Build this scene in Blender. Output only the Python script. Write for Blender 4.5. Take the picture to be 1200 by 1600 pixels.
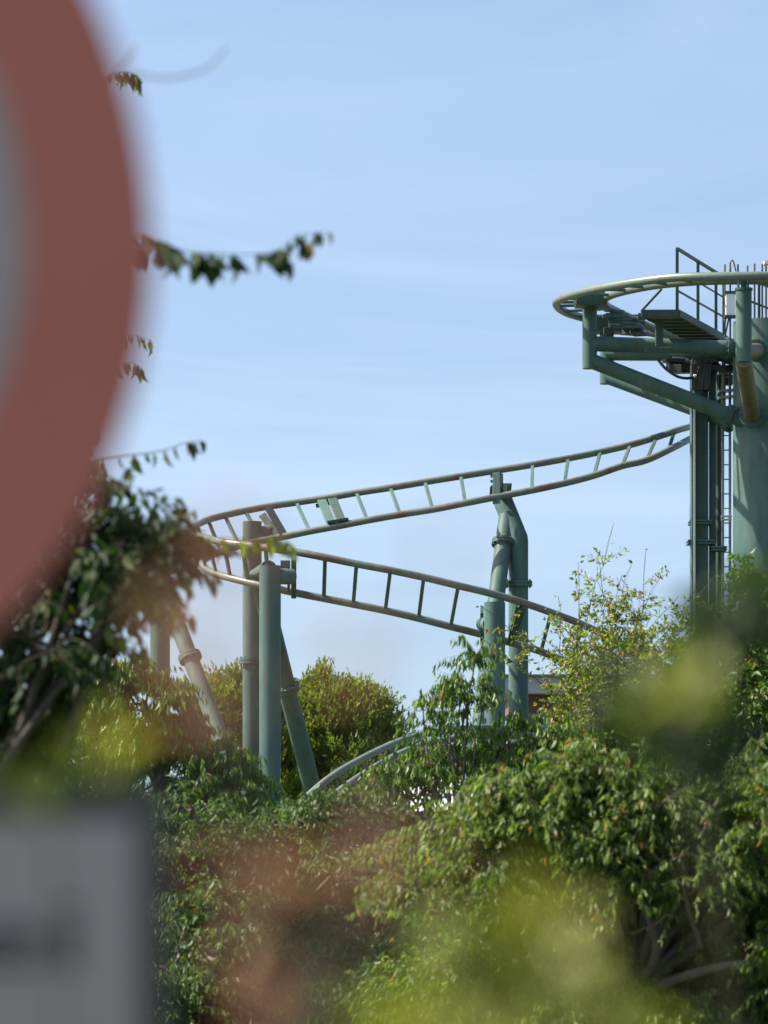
import bpy, math, random
import numpy as np
from mathutils import Vector
rnd = random.Random(7)
rng = np.random.default_rng(11)
for o in list(bpy.data.objects): bpy.data.objects.remove(o)
scene = bpy.context.scene
C = scene.collection
# ------------------------------------------------------------------ camera, sky, sun
F, HZ, EYE = 5100.0, 1250.0, 1.7
def P(px, py, Y):
    return Vector(((px-600.0)*Y/F, Y, EYE+(HZ-py)*Y/F))
cam = bpy.data.cameras.new('camera'); co = bpy.data.objects.new('camera', cam); C.objects.link(co)
co.location = (0, 0, EYE); co.rotation_euler = (math.radians(90), 0, 0)
cam.sensor_width = 36; cam.sensor_fit = 'AUTO'; cam.lens = F/1600*36
cam.shift_y = (HZ-800)/1600
cam.clip_start = 0.1; cam.clip_end = 5000
cam.dof.use_dof = True; cam.dof.focus_distance = 50; cam.dof.aperture_fstop = cam.lens/29.0
cam.dof.aperture_blades = 0
scene.camera = co
SUN_EL = math.radians(48); SUN_AZ = math.radians(93)       # measured from the direction back to the camera, towards the left
sunv = Vector((-math.sin(SUN_AZ)*math.cos(SUN_EL), -math.cos(SUN_AZ)*math.cos(SUN_EL), math.sin(SUN_EL)))
world = bpy.data.worlds.new('World'); scene.world = world; world.use_nodes = True
nt = world.node_tree; nt.nodes.clear()
N = nt.nodes.new; L = nt.links.new
sky = N('ShaderNodeTexSky'); sky.sky_type = 'NISHITA'; sky.sun_disc = False
sky.sun_elevation = SUN_EL; sky.sun_rotation = math.atan2(sunv.x, sunv.y)
sky.altitude = 0; sky.air_density = 1.0; sky.dust_density = 2.8; sky.ozone_density = 1.6
gco = N('ShaderNodeTexCoord'); lift = N('ShaderNodeVectorMath'); lift.operation = 'MULTIPLY_ADD'      # look a little higher into the clear sky
lift.inputs[1].default_value = (1, 1, .8); lift.inputs[2].default_value = (0, 0, .12); nrm = N('ShaderNodeVectorMath'); nrm.operation = 'NORMALIZE'
L(gco.outputs['Generated'], lift.inputs[0]); L(lift.outputs[0], nrm.inputs[0]); L(nrm.outputs[0], sky.inputs[0])
hs = N('ShaderNodeHueSaturation'); hs.inputs['Saturation'].default_value = 1.0
tc = N('ShaderNodeTexCoord'); mp = N('ShaderNodeMapping'); mp.inputs['Scale'].default_value = (1.0, 1.0, 5)
nz = N('ShaderNodeTexNoise'); nz.inputs['Scale'].default_value = 3.2; nz.inputs['Detail'].default_value = 5; nz.inputs['Roughness'].default_value = .62; nz.inputs['Distortion'].default_value = 1.2
rp = N('ShaderNodeMapRange'); rp.inputs[1].default_value = .44; rp.inputs[2].default_value = .72; rp.inputs[3].default_value = 0; rp.inputs[4].default_value = .1
mx = N('ShaderNodeMix'); mx.data_type = 'RGBA'
mx.inputs[7].default_value = (6.6, 7.4, 8.6, 1)
bg = N('ShaderNodeBackground'); bg.inputs[1].default_value = 0.102
ow = N('ShaderNodeOutputWorld')
L(sky.outputs[0], hs.inputs['Color']); L(hs.outputs[0], mx.inputs[6])
L(tc.outputs['Generated'], mp.inputs[0]); L(mp.outputs[0], nz.inputs[0]); L(nz.outputs[0], rp.inputs[0]); L(rp.outputs[0], mx.inputs[0])
L(mx.outputs[2], bg.inputs[0]); L(bg.outputs[0], ow.inputs[0])
sl = bpy.data.lights.new('sun', 'SUN'); sl.energy = 5.0; sl.angle = math.radians(.5); sl.color = (1, .93, .82)
so = bpy.data.objects.new('sun', sl); C.objects.link(so); so.rotation_euler = sunv.to_track_quat('Z', 'Y').to_euler(); so.location = (-20, 20, 30)
vs = scene.view_settings; vs.view_transform = 'Standard'; vs.look = 'None'; vs.exposure = 1.1; vs.gamma = 1
scene.render.resolution_x = 768; scene.render.resolution_y = 1024

# ------------------------------------------------------------------ materials
def mat(name, col, rough=.6, metal=0, spec=.5):
    m = bpy.data.materials.new(name); m.use_nodes = True
    b = m.node_tree.nodes['Principled BSDF']
    b.inputs['Base Color'].default_value = (*col, 1); b.inputs['Roughness'].default_value = rough
    b.inputs['Metallic'].default_value = metal; b.inputs['Specular IOR Level'].default_value = spec
    return m
def noisy(name, stops, scale=3, rough=.6, detail=6, stretch=(1, 1, 1), metal=0, bump=0, spec=.5, dirt=None):
    m = mat(name, stops[0][1], rough, metal, spec); t = m.node_tree; n = t.nodes.new; l = t.links.new; b = t.nodes['Principled BSDF']
    tc = n('ShaderNodeTexCoord'); mp = n('ShaderNodeMapping'); mp.inputs['Scale'].default_value = stretch
    nz = n('ShaderNodeTexNoise'); nz.inputs['Scale'].default_value = scale; nz.inputs['Detail'].default_value = detail; nz.inputs['Roughness'].default_value = .65
    r = n('ShaderNodeValToRGB'); e = r.color_ramp.elements
    while len(e) < len(stops): e.new(.5)
    for q, (p, c) in zip(e, stops): q.position = p; q.color = (*c, 1)
    l(tc.outputs['Object'], mp.inputs[0]); l(mp.outputs[0], nz.inputs[0]); l(nz.outputs[0], r.inputs[0]); l(r.outputs[0], b.inputs['Base Color'])
    if dirt:
        n2 = n('ShaderNodeTexNoise'); n2.inputs['Scale'].default_value = 9; n2.inputs['Detail'].default_value = 9; n2.inputs['Roughness'].default_value = .7
        m2 = n('ShaderNodeMapping'); m2.inputs['Scale'].default_value = (1, 1, .12); m2.inputs['Location'].default_value = (3, 7, 1)
        mr = n('ShaderNodeMapRange'); mr.inputs[1].default_value = .48; mr.inputs[2].default_value = .68; mr.inputs[4].default_value = .75
        mi = n('ShaderNodeMix'); mi.data_type = 'RGBA'; mi.inputs[7].default_value = (*dirt, 1)
        l(tc.outputs['Object'], m2.inputs[0]); l(m2.outputs[0], n2.inputs[0]); l(n2.outputs[0], mr.inputs[0]); l(mr.outputs[0], mi.inputs[0]); l(r.outputs[0], mi.inputs[6]); l(mi.outputs[2], b.inputs['Base Color'])
    if bump:
        bm = n('ShaderNodeBump'); bm.inputs['Strength'].default_value = bump; bm.inputs['Distance'].default_value = .02
        l(nz.outputs[0], bm.inputs['Height']); l(bm.outputs[0], b.inputs['Normal'])
    return m
def leafmat(name, cols, rough=.38, trans=.35, tcol=None, spec=.5):
    m = bpy.data.materials.new(name); m.use_nodes = True; t = m.node_tree; n = t.nodes.new; l = t.links.new
    b = t.nodes['Principled BSDF']; out = t.nodes['Material Output']
    g = n('ShaderNodeNewGeometry'); r = n('ShaderNodeValToRGB'); e = r.color_ramp.elements
    while len(e) < len(cols): e.new(.5)
    for q, (p, c) in zip(e, cols): q.position = p; q.color = (*c, 1)
    l(g.outputs['Random Per Island'], r.inputs[0])
    l(r.outputs[0], b.inputs['Base Color']); b.inputs['Roughness'].default_value = rough; b.inputs['Specular IOR Level'].default_value = spec
    tr = n('ShaderNodeBsdfTranslucent'); mxx = n('ShaderNodeMixShader'); mxx.inputs[0].default_value = trans
    mu = n('ShaderNodeMix'); mu.data_type = 'RGBA'; mu.blend_type = 'MULTIPLY'; mu.inputs[0].default_value = 1
    mu.inputs[7].default_value = (*(tcol or (1.7, 2.2, .6)), 1); mu.clamp_result = False
    l(r.outputs[0], mu.inputs[6]); l(mu.outputs[2], tr.inputs[0])
    l(b.outputs[0], mxx.inputs[1]); l(tr.outputs[0], mxx.inputs[2]); l(mxx.outputs[0], out.inputs[0])
    return m
PAINT = noisy('sage_green_paint', [(0, (.028, .07, .073)), (.42, (.058, .115, .108)), (.58, (.082, .14, .125)), (.75, (.12, .165, .138))], 2.2, .52, 8, (1, 1, .35), spec=.16, dirt=(.075, .085, .06))
DPAINT = noisy('dark_green_paint', [(0, (.018, .045, .038)), (.5, (.03, .07, .058)), (1, (.05, .095, .08))], 4, .5, 6, spec=.4, dirt=(.05, .04, .028))
RAIL = noisy('weathered_rail_paint', [(0, (.07, .12, .105)), (.42, (.095, .145, .125)), (.55, (.12, .155, .13)), (.64, (.125, .12, .095)), (.78, (.11, .075, .055))], 2.3, .38, 8, (1, 1, 1), dirt=(.12, .1, .075))
RRAIL = noisy('rusty_rail_paint', [(0, (.09, .14, .115)), (.42, (.12, .16, .13)), (.52, (.14, .15, .12)), (.66, (.13, .085, .065)), (.85, (.08, .05, .04))], 2.0, .4, 8, (1, 1, 1), dirt=(.11, .075, .055))
RUST = noisy('rusty_pipe', [(0, (.08, .12, .1)), (.4, (.1, .105, .07)), (.52, (.11, .075, .03)), (.8, (.07, .045, .022))], 3, .6, 8, (1, 1, .3))
GRATE = noisy('underside_wood', [(0, (.06, .04, .03)), (.5, (.2, .13, .1)), (1, (.26, .19, .15))], 6, .8, 5, (1, 6, 1))
DARK = noisy('dark_machine', [(0, (.012, .016, .018)), (.6, (.035, .045, .045)), (1, (.1, .11, .1))], 9, .5, 5)
STEEL = noisy('galvanised_steel', [(0, (.28, .3, .3)), (.6, (.45, .46, .47)), (1, (.6, .6, .6))], 5, .4, 5, metal=.5)
CABLE = mat('black_cable', (.015, .016, .018), .45)
WHITE = noisy('white_sheet', [(0, (.62, .61, .6)), (.5, (.78, .77, .76)), (1, (.83, .83, .83))], 2, .5)
BARK = noisy('bark', [(0, (.05, .035, .025)), (.5, (.13, .1, .075)), (1, (.22, .19, .15))], 14, .85, 6, (1, 1, .3), bump=.4)
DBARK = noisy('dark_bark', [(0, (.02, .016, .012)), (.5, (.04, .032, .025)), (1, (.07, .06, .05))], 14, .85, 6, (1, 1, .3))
TWIG = noisy('green_brown_twig', [(0, (.05, .04, .02)), (.5, (.09, .08, .04)), (1, (.16, .13, .08))], 10, .7, 4)
GROUND = noisy('grass_ground', [(0, (.02, .035, .01)), (.45, (.045, .07, .02)), (.6, (.07, .085, .03)), (1, (.12, .1, .06))], .8, .95, 8, bump=.3)
GRASSB = leafmat('grass_blades', [(0, (.03, .055, .012)), (.6, (.06, .1, .02)), (1, (.14, .15, .05))], .6, .3)
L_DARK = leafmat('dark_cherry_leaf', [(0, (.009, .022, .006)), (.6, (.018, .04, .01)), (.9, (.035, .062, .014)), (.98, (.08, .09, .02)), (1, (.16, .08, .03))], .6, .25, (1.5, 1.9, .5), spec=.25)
L_CH = leafmat('cherry_leaf', [(0, (.04, .085, .014)), (.5, (.075, .135, .02)), (.9, (.13, .19, .03)), (.965, (.13, .15, .04)), (.985, (.25, .15, .04)), (1, (.3, .1, .05))], .42, .36, spec=.5)
L_OL = leafmat('olive_cherry_leaf', [(0, (.055, .095, .013)), (.5, (.105, .155, .023)), (.9, (.17, .215, .04)), (.965, (.15, .155, .04)), (.985, (.28, .13, .04)), (1, (.32, .08, .04))], .44, .4, spec=.45)
L_DG = leafmat('deep_green_cherry_leaf', [(0, (.022, .055, .009)), (.5, (.045, .092, .014)), (.88, (.09, .15, .024)), (.96, (.14, .15, .03)), (.985, (.22, .13, .04)), (1, (.25, .08, .04))], .46, .34, spec=.4)
L_BR = leafmat('bright_green_leaf', [(0, (.065, .1, .013)), (.6, (.12, .16, .02)), (.9, (.18, .21, .03)), (1, (.24, .2, .05))], .5, .36)
L_SH = leafmat('yellowing_shrub_leaf', [(0, (.07, .1, .02)), (.5, (.13, .16, .03)), (.82, (.2, .21, .04)), (.92, (.3, .24, .06)), (.97, (.32, .15, .06)), (1, (.28, .07, .05))], .42, .4)
L_FY = leafmat('lime_leaf', [(0, (.14, .17, .02)), (.6, (.23, .26, .035)), (1, (.34, .34, .08))], .5, .4, (1.5, 1.5, .7))
L_FD = leafmat('near_dark_leaf', [(0, (.014, .03, .008)), (.7, (.03, .055, .012)), (1, (.06, .09, .02))], .5, .22)
L_FR = leafmat('red_leaf', [(0, (.3, .12, .09)), (.5, (.42, .2, .14)), (1, (.42, .28, .14))], .5, .4, (1.5, 1.1, 1))
SIGNW = noisy('aged_white_sign', [(0, (.39, .285, .275)), (.6, (.44, .33, .32)), (1, (.49, .365, .355))], 4, .55)
SIGNR = noisy('faded_red_sign', [(0, (.46, .11, .07)), (.5, (.56, .145, .095)), (1, (.64, .2, .14))], 7, .55)
SIGNG = mat('grey_plate_border', (.085, .06, .06), .5)
SIGNK = mat('black_lettering', (.04, .035, .035), .5)
WALLM = noisy('pale_wall', [(0, (.3, .29, .31)), (1, (.42, .4, .42))], 1.5, .8)
BROWN = noisy('brown_fascia', [(0, (.11, .05, .035)), (1, (.17, .09, .06))], 3, .7)
GLASS = mat('window_glass', (.09, .13, .19), .08, 0, .8)
ROOFG = noisy('grey_roof', [(0, (.14, .13, .15)), (1, (.24, .22, .24))], 2, .7)

# ------------------------------------------------------------------ helpers
def tag(o, label=None, cat=None, group=None, kind=None):
    if label: o['label'] = label
    if cat: o['category'] = cat
    if group: o['group'] = group
    if kind: o['kind'] = kind
    return o
def thing(name, loc, label, cat, group=None):
    o = bpy.data.objects.new(name, None); C.objects.link(o); o.location = loc; o.empty_display_size = .3
    o['org'] = list(loc)
    return tag(o, label, cat, group)
def root_of(p):
    while p.parent: p = p.parent
    return p
def frames(pts):
    n = len(pts); T = []
    for i in range(n):
        a = pts[max(0, i-1)]; b = pts[min(n-1, i+1)]
        d = (b-a); T.append(d.normalized() if d.length > 1e-9 else Vector((0, 0, 1)))
    up = Vector((0, 0, 1)) if abs(T[0].z) < .9 else Vector((0, 1, 0))
    u = (up - T[0]*up.dot(T[0])).normalized(); U = [u]
    for i in range(1, n):
        u = U[-1] - T[i]*U[-1].dot(T[i]); U.append(u.normalized())
    return T, U
class MB:
    def __init__(s): s.v = []; s.f = []; s.s = []
    def add(s, vs, fs, smooth=False):
        b = len(s.v); s.v += [tuple(v) for v in vs]; s.f += [tuple(b+i for i in f) for f in fs]; s.s += [smooth]*len(fs); return s
    def tube(s, pts, r, seg=20, cap=True):
        pts = [Vector(p) for p in pts]; n = len(pts)
        rs = r if isinstance(r, (list, tuple)) else [r]*n
        T, U = frames(pts); vs = []
        for i in range(n):
            W = T[i].cross(U[i])
            for k in range(seg):
                a = 2*math.pi*k/seg; vs.append(pts[i] + U[i]*math.cos(a)*rs[i] + W*math.sin(a)*rs[i])
        fs = [(i*seg+k, (i+1)*seg+k, (i+1)*seg+(k+1) % seg, i*seg+(k+1) % seg) for i in range(n-1) for k in range(seg)]
        s.add(vs, fs, True)
        if cap and n > 1:
            s.add(vs[:seg], [tuple(range(seg))]); s.add(vs[-seg:], [tuple(reversed(range(seg)))])
        return s
    def bar(s, a, b, w, h, up=Vector((0, 0, 1))):
        a = Vector(a); b = Vector(b); t = (b-a).normalized(); x = t.cross(up)
        if x.length < 1e-3: x = t.cross(Vector((1, 0, 0)))
        x.normalize(); y = x.cross(t); vs = []
        for p in (a, b):
            for i, j in ((-1, -1), (1, -1), (1, 1), (-1, 1)): vs.append(p + x*i*w/2 + y*j*h/2)
        return s.add(vs, [(0, 3, 2, 1), (4, 5, 6, 7), (0, 1, 5, 4), (1, 2, 6, 5), (2, 3, 7, 6), (3, 0, 4, 7)])
    def box(s, c, d, rz=0):
        c = Vector(c); q = math.cos(rz), math.sin(rz); vs = []
        for k in (-1, 1):
            for i, j in ((-1, -1), (1, -1), (1, 1), (-1, 1)):
                x = i*d[0]/2; y = j*d[1]/2; vs.append(c + Vector((x*q[0]-y*q[1], x*q[1]+y*q[0], k*d[2]/2)))
        return s.add(vs, [(0, 3, 2, 1), (4, 5, 6, 7), (0, 1, 5, 4), (1, 2, 6, 5), (2, 3, 7, 6), (3, 0, 4, 7)])
    def prism(s, pts, n):
        n = Vector(n); k = len(pts); vs = [Vector(p) for p in pts] + [Vector(p)+n for p in pts]
        return s.add(vs, [tuple(range(k)), tuple(reversed(range(k, 2*k)))] + [(i, i+k, (i+1) % k + k, (i+1) % k) for i in range(k)])
    def build(s, name, m, parent=None, label=None, bevel=0):
        org = Vector(root_of(parent)['org']) if parent else Vector((0, 0, 0))
        me = bpy.data.meshes.new(name); me.from_pydata([tuple(Vector(v)-org) for v in s.v], [], s.f)
        me.polygons.foreach_set('use_smooth', s.s); me.materials.append(m); me.update()
        o = bpy.data.objects.new(name, me); C.objects.link(o)
        if parent: o.parent = parent
        if label: o['label'] = label
        if bevel:
            b = o.modifiers.new('bevel', 'BEVEL'); b.width = bevel; b.segments = 2; b.limit_method = 'ANGLE'; b.angle_limit = math.radians(50)
        return o
def flange(p, d, r, th=.05, parent=None, m=None, bolts=10):
    """a pair of bolted ring plates round a pipe"""
    p = Vector(p); d = Vector(d).normalized(); R = r*1.42
    b = MB(); b.tube([p-d*th, p-d*.006], R, 28); b.tube([p+d*.006, p+d*th], R, 28); b.tube([p-d*.006, p+d*.006], R*.93, 24)
    T, U = frames([p, p+d]); W = d.cross(U[0])
    for k in range(bolts):
        a = 2*math.pi*k/bolts; q = p + (U[0]*math.cos(a)+W*math.sin(a))*r*1.22
        b.tube([q-d*(th+.03), q+d*(th+.03)], .017, 6)
    return b.build('flange', m or PAINT, parent)
def spline(pts, n):
    """Catmull-Rom through pts, n samples per span; returns list"""
    pts = [Vector(p) for p in pts]; out = []
    Q = [pts[0]*2-pts[1]] + pts + [pts[-1]*2-pts[-2]]
    for i in range(1, len(Q)-2):
        for k in range(n):
            t = k/n; a, b, c, d = Q[i-1:i+3]
            out.append(.5*((2*b)+(c-a)*t+(2*a-5*b+4*c-d)*t*t+(3*b-a-3*c+d)*t**3))
    out.append(pts[-1]); return out
def smooth(pts, it):
    for _ in range(it): pts = [pts[0]] + [(pts[i-1]+pts[i]*2+pts[i+1])/4 for i in range(1, len(pts)-1)] + [pts[-1]]
    return pts

# ------------------------------------------------------------------ ground
me = bpy.data.meshes.new('ground'); gv = []; gf = []
xs = [-3000, -600, -150, -60, -30, -15, -8, -4, 0, 4, 8, 15, 30, 60, 150, 600, 3000]; ys = [-3000, -300, -60, -20, -8, 0, 8, 16, 24, 32, 40, 50, 60, 75, 100, 200, 700, 3000]
for y in ys:
    for x in xs: gv.append((x, y, 0.04*math.sin(x*.7)*math.cos(y*.3) if abs(x) < 50 and 0 < y < 90 else 0))
W_ = len(xs)
gf = [(j*W_+i, j*W_+i+1, (j+1)*W_+i+1, (j+1)*W_+i) for j in range(len(ys)-1) for i in range(W_-1)]
me.from_pydata(gv, [], gf); me.materials.append(GROUND); g = bpy.data.objects.new('ground', me); C.objects.link(g); tag(g, kind='structure')

# ------------------------------------------------------------------ roller coaster
base = P(1200, 1400, 61.6); base.z = 0
RC = thing('roller_coaster', base, 'sage green steel roller coaster with two curving ladder tracks on pipe supports', 'roller coaster')
def track(pairs, ties, r=.072, mats=(RAIL, RAIL), tie_m=PAINT, sm=2):
    A = smooth(spline([P(*a) for a, b in pairs], 8), sm); B = smooth(spline([P(*b) for a, b in pairs], 8), sm)
    MB().tube(A, r, 18).build('rail', mats[0], RC); MB().tube(B, r, 18).build('rail', mats[1], RC)
    for t in ties:
        i = min(len(A)-1, int(round(t*8)))
        a, b = A[i], B[i]; d = A[min(i+1, len(A)-1)]-A[max(0, i-1)]
        n = d.cross(b-a).normalized()
        MB().bar(a, b, .065, .05, n).build('cross_tie', tie_m, RC, bevel=.008)
    return A, B
top = [((1290, 431, 57.2), (1290, 439, 58.1)), ((1200, 431, 57.0), (1200, 438, 57.9)), ((1125, 432, 57.1), (1140, 438, 58.0)),
       ((1050, 434, 57.5), (1080, 440, 58.2)), ((980, 443, 58.2), (1020, 446, 58.8)), ((915, 455, 59.2), (970, 456, 59.7)),
       ((878, 466, 60.3), (947, 465, 60.5)), ((869, 475, 61.2), (944, 474, 61.3)), ((884, 488, 62.2), (958, 484, 62.1)),
       ((925, 500, 63.2), (1000, 504, 63)), ((985, 514, 64), (1050, 527, 63.7)), ((1060, 528, 64.6), (1100, 549, 64.0)), ((1150, 545, 64.8), (1170, 575, 64))]
tA, tB = track(top, [.3, .9, 1.6, 2.3, 2.95, 3.6, 4.2, 4.8, 5.5, 6.1, 6.7, 7.3, 7.9, 8.5, 9.2, 10, 10.8, 11.5], .078, sm=1)
mid = [((1094, 656, 69), (1095, 672, 69)), ((1086, 664, 65.5), (1088, 680, 65.3)), ((1062, 671, 63.9), (1055, 698, 63.2)), ((1026, 683, 63.3), (1010, 719, 62.4)),
       ((985, 695, 62.9), (972, 728, 62.1)), ((938, 706, 62.7), (928, 743, 61.8)), ((888, 716, 62.4), (882, 755, 61.5)), ((832, 726, 62.1), (831, 766, 61.2)),
       ((776, 735, 62), (778, 776, 61.1)), ((720, 744, 61.8), (727, 786, 60.9)), ((664, 753, 61.7), (676, 796, 60.9)), ((610, 762, 61.6), (625, 804, 60.9)),
       ((557, 770, 61.6), (574, 813, 60.8)), ((510, 778, 61.6), (528, 822, 60.8)), ((463, 785, 61.6), (484, 830, 60.8)), ((421, 791, 61.5), (446, 838, 60.8)),
       ((383, 798, 61.3), (409, 845, 60.7)), ((351, 805, 61), (374, 853, 60.4)), ((325, 812, 60.5), (345, 862, 60)), ((308, 820, 59.8), (324, 871, 59.5)),
       ((301, 828, 59.1), (316, 880, 59.0)), ((308, 836, 58.4), (322, 889, 58.5)), ((325, 842, 57.8), (338, 897, 58)), ((349, 847, 57.3), (360, 903, 57.6)),
       ((378, 851, 57.0), (388, 910, 57.3)), ((415, 856, 56.8), (420, 917, 57.1)), ((460, 862, 56.6), (460, 926, 57)),
       ((508, 871, 56.5), (506, 935, 57)), ((557, 881, 56.5), (552, 944, 57)), ((610, 891, 56.5), (602, 954, 57.1)), ((662, 902, 56.6), (654, 966, 57.2)),
       ((716, 915, 56.7), (704, 979, 57.3)), ((766, 927, 56.9), (752, 991, 57.6)), ((815, 941, 57.1), (798, 1004, 57.9)), ((861, 957, 57.4), (845, 1018, 58.3)),
       ((910, 976, 57.9), (892, 1038, 58.8)), ((960, 1000, 58.6), (940, 1062, 59.4)), ((1020, 1030, 59.5), (1000, 1092, 60.2)), ((1080, 1065, 60.5), (1060, 1125, 61.2))]
mA, mB = track(mid, [2.2]+[3, 4, 5, 6, 7, 9, 10, 11, 12, 14, 16, 17, 18, 19, 20, 21, 22, 23, 24, 25, 27, 28, 29, 30, 31, 33, 34, 35, 36, 37], .066, (RRAIL, RRAIL), sm=1)
def at(Lst, t): return Lst[int(round(t*8))]
low = [((425, 1330, 52), (440, 1352, 52.9)), ((447, 1284, 52.2), (462, 1306, 53.1)), ((475, 1250, 52.4), (492, 1270, 53.3)), ((520, 1212, 52.7), (535, 1232, 53.6)), ((580, 1178, 53.1), (590, 1196, 54)),
       ((640, 1153, 53.6), (648, 1168, 54.5)), ((700, 1141, 54.2), (706, 1155, 55.1)), ((760, 1137, 54.9), (764, 1150, 55.8)), ((860, 1139, 56), (860, 1151, 56.9)), ((960, 1142, 57.2), (958, 1154, 58.1)), ((1080, 1148, 58.6), (1075, 1160, 59.5))]
lA, lB = track(low, [i*.7+.3 for i in range(14)], .058, sm=1)

def column(path, r, fl=(), name='support_column', m=PAINT, label=None):
    b = MB(); b.tube(path, r, 32)
    o = b.build(name, m, RC, label, bevel=.006)
    for f in fl:       # fraction along the last straight segment given as (point, dir)
        flange(f[0], f[1], r, parent=o)
    return o
def down(p, z=0): return Vector((p.x, p.y, z))
Z = Vector((0, 0, 1))
# front post under the near track with its stub and bracket
p = P(422, 884, 55.9); c1 = column([down(p), p], .185, label='front vertical post with flat cap under the near track')
MB().tube([P(430, 901, 55.95), P(457, 901, 56.15)], .135, 24).build('stub_arm', PAINT, c1)
b = MB(); b.bar(P(459, 866, 56.45), P(459, 926, 56.7), .09, .7); b.bar(P(451, 881, 56.3), P(451, 924, 56.4), .05, .3); b.build('track_bracket', DPAINT, c1, bevel=.01)
MB().box(P(446, 882, 56.3), (.16, .3, .12)).build('gusset', PAINT, c1)
# rear post
p = P(394, 815, 60.9); q = P(394, 1033, 60.9)
c2 = column([down(p), p], .178, [(q, Z)], label='rear vertical post carrying the far track')
MB().tube([P(397, 843, 60.9), P(432, 826, 61.2)], .16, 24).build('stub_arm', PAINT, c2)
b = MB(); b.prism([P(404, 806, 61.1), P(414, 800, 61.1), P(440, 838, 60.9), P(428, 838, 60.9)], (0, .3, 0)); b.build('track_bracket', PAINT, c2, bevel=.01)
b = MB(); b.prism([P(413, 794, 61.0), P(424, 790, 61.3), P(449, 833, 60.85), P(437, 836, 60.7)], (0, .25, 0)); b.build('gusset', DPAINT, c2, bevel=.01)
# raking brace between them
a = P(403, 895, 57.6); e = P(497, 1268, 60.3); d = (e-a); e = a + d*(a.z/(a.z-e.z))
c3 = column([P(420, 890, 57.2), a, e], .165, [(a+d*((1068-895)/(1268-895)), d)], label='raking brace running down to the right behind the front post')
# welded plates in the far track at x=515
a, b_ = at(mA, 13), at(mB, 13); dd = (at(mA, 12)-at(mA, 14)).normalized()
for s_ in (-.1, .1):
    MB().bar(a+dd*s_, b_+dd*s_, .17, .05, dd.cross(b_-a)).build('track_plate', DPAINT if s_ > 0 else PAINT, RC, bevel=.008)
MB().bar(a-dd*.2-Z*.12, a+dd*.2-Z*.1, .12, .07).build('track_plate', DPAINT, RC); MB().bar(b_-dd*.2+Z*.1, b_+dd*.2+Z*.1, .12, .05).build('track_plate', DPAINT, RC)
# mid support: front post
p = P(773, 941, 56.1); c4 = column([down(p), p], .18, label='front post beneath the descending near track, mid picture')
b = MB(); b.bar(P(753, 952, 57), P(753, 1000, 57.3), .06, .3); b.build('track_bracket', DPAINT, c4, bevel=.01)
MB().tube([P(765, 975, 56.2), P(754, 975, 57.1)], .12, 20).build('stub_arm', PAINT, c4)
b = MB(); b.prism([P(806, 948, 57.05), P(822, 952, 57.05), P(802, 1008, 57.7), P(792, 1003, 57.7)], (0, .12, 0)); b.build('track_bracket', DPAINT, c4, bevel=.01)
# mid support: leaning post and rear post joined under the far track
t0 = P(798, 790, 61.4); t1 = P(790, 822, 61.3); t2 = P(774, 945, 60.6); d = t2-t1; foot = t1 + d*(t1.z/(t1.z-t2.z))
c5 = column([t1+(t1-t2)*.12, t1, foot], .155, [(t1+d*.22, d)], label='leaning post with bolted flange below the far track')
r1 = P(810, 842, 61.2); flp = P(810, 912, 61.2)
c6 = column([down(r1), r1-Z*.05, r1, P(784, 778, 61.6)], .185, [(flp, Z)], label='tall rear post bent over at its top')
b = MB(); b.prism([P(770, 739, 61.2), P(781, 737, 61.2), P(782, 786, 61.0), P(770, 787, 61.0)], (0, .1, 0)); b.build('track_bracket', PAINT, c6, bevel=.008)
b = MB(); b.prism([P(781, 739, 61.35), P(786, 740, 61.35), P(787, 778, 61.2), P(782, 778, 61.2)], (0, .25, 0)); b.prism([P(786, 755, 61.6), P(800, 755, 61.6), P(798, 775, 61.5), P(786, 775, 61.5)], (0, .2, 0)); b.prism([P(766, 760, 61.5), P(770, 757, 61.5), P(770, 772, 61.5), P(765, 772, 61.5)], (0, .2, 0))
for yy in (744, 752, 762, 771): b.box(P(768.5, yy, 61.25), (.05, .05, .05))
b.build('gusset', DPAINT, c6)
# left supports under the far end of the loop
p = P(250, 880, 60.2); c7 = column([down(p), p], .185, label='left vertical post half hidden by the dark tree')
MB().tube([P(250, 890, 60.2), P(312, 872, 59.3)], .15, 20).build('stub_arm', PAINT, c7)
a = P(258, 925, 60.0); e = P(325, 1101, 58.9); d = e-a; e = a+d*(a.z/(a.z-e.z)); 
c8 = column([a, e], .15, [(a+d*.585, d)], label='left raking brace with a bolted flange above the cherry tree')
# short posts under the low track
for px, py, Y in ((738, 1155, 55.2), (752, 1158, 56), (600, 1190, 53.8), (905, 1160, 57)):
    p = P(px, py, Y); column([down(p), p], .1)

# ---- tower
tc_ = P(1200, 504, 61.6)
TW = column([down(tc_), tc_], .66, name='tower_column', label='thick round main tower column at the right')
MB().tube([Vector((tc_.x, tc_.y, P(0, 902, 61.6).z)), Vector((tc_.x, tc_.y, P(0, 896, 61.6).z))], .76, 40).build('tower_ring', PAINT, TW, bevel=.01)
def arm(px, Y, ytop, ybot, yarm, ydia, end, enddia, cap=True, ry=None):
    pt = P(px, ytop, Y); pb = P(px, ybot, Y)
    hang = MB().tube([pb, pt], .137, 32).build('hanger_pipe', PAINT, RC, bevel=.006)
    A0 = P(px, yarm, Y); A1 = Vector(end); 
    h = MB().tube([A0, A1], .142, 28).build('tower_arm', PAINT, RC)
    d = A1-A0; fp = A0+d*.86; flange(fp, d, .142, .04, h, bolts=12)
    D0 = P(px, ydia, Y); D1 = Vector(enddia)
    h2 = MB().tube([D0, D1], .142, 28).build('brace_pipe', PAINT, RC); d = D1-D0; flange(D0+d*.86, d, .142, .04, h2, bolts=12)
    return hang
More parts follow.
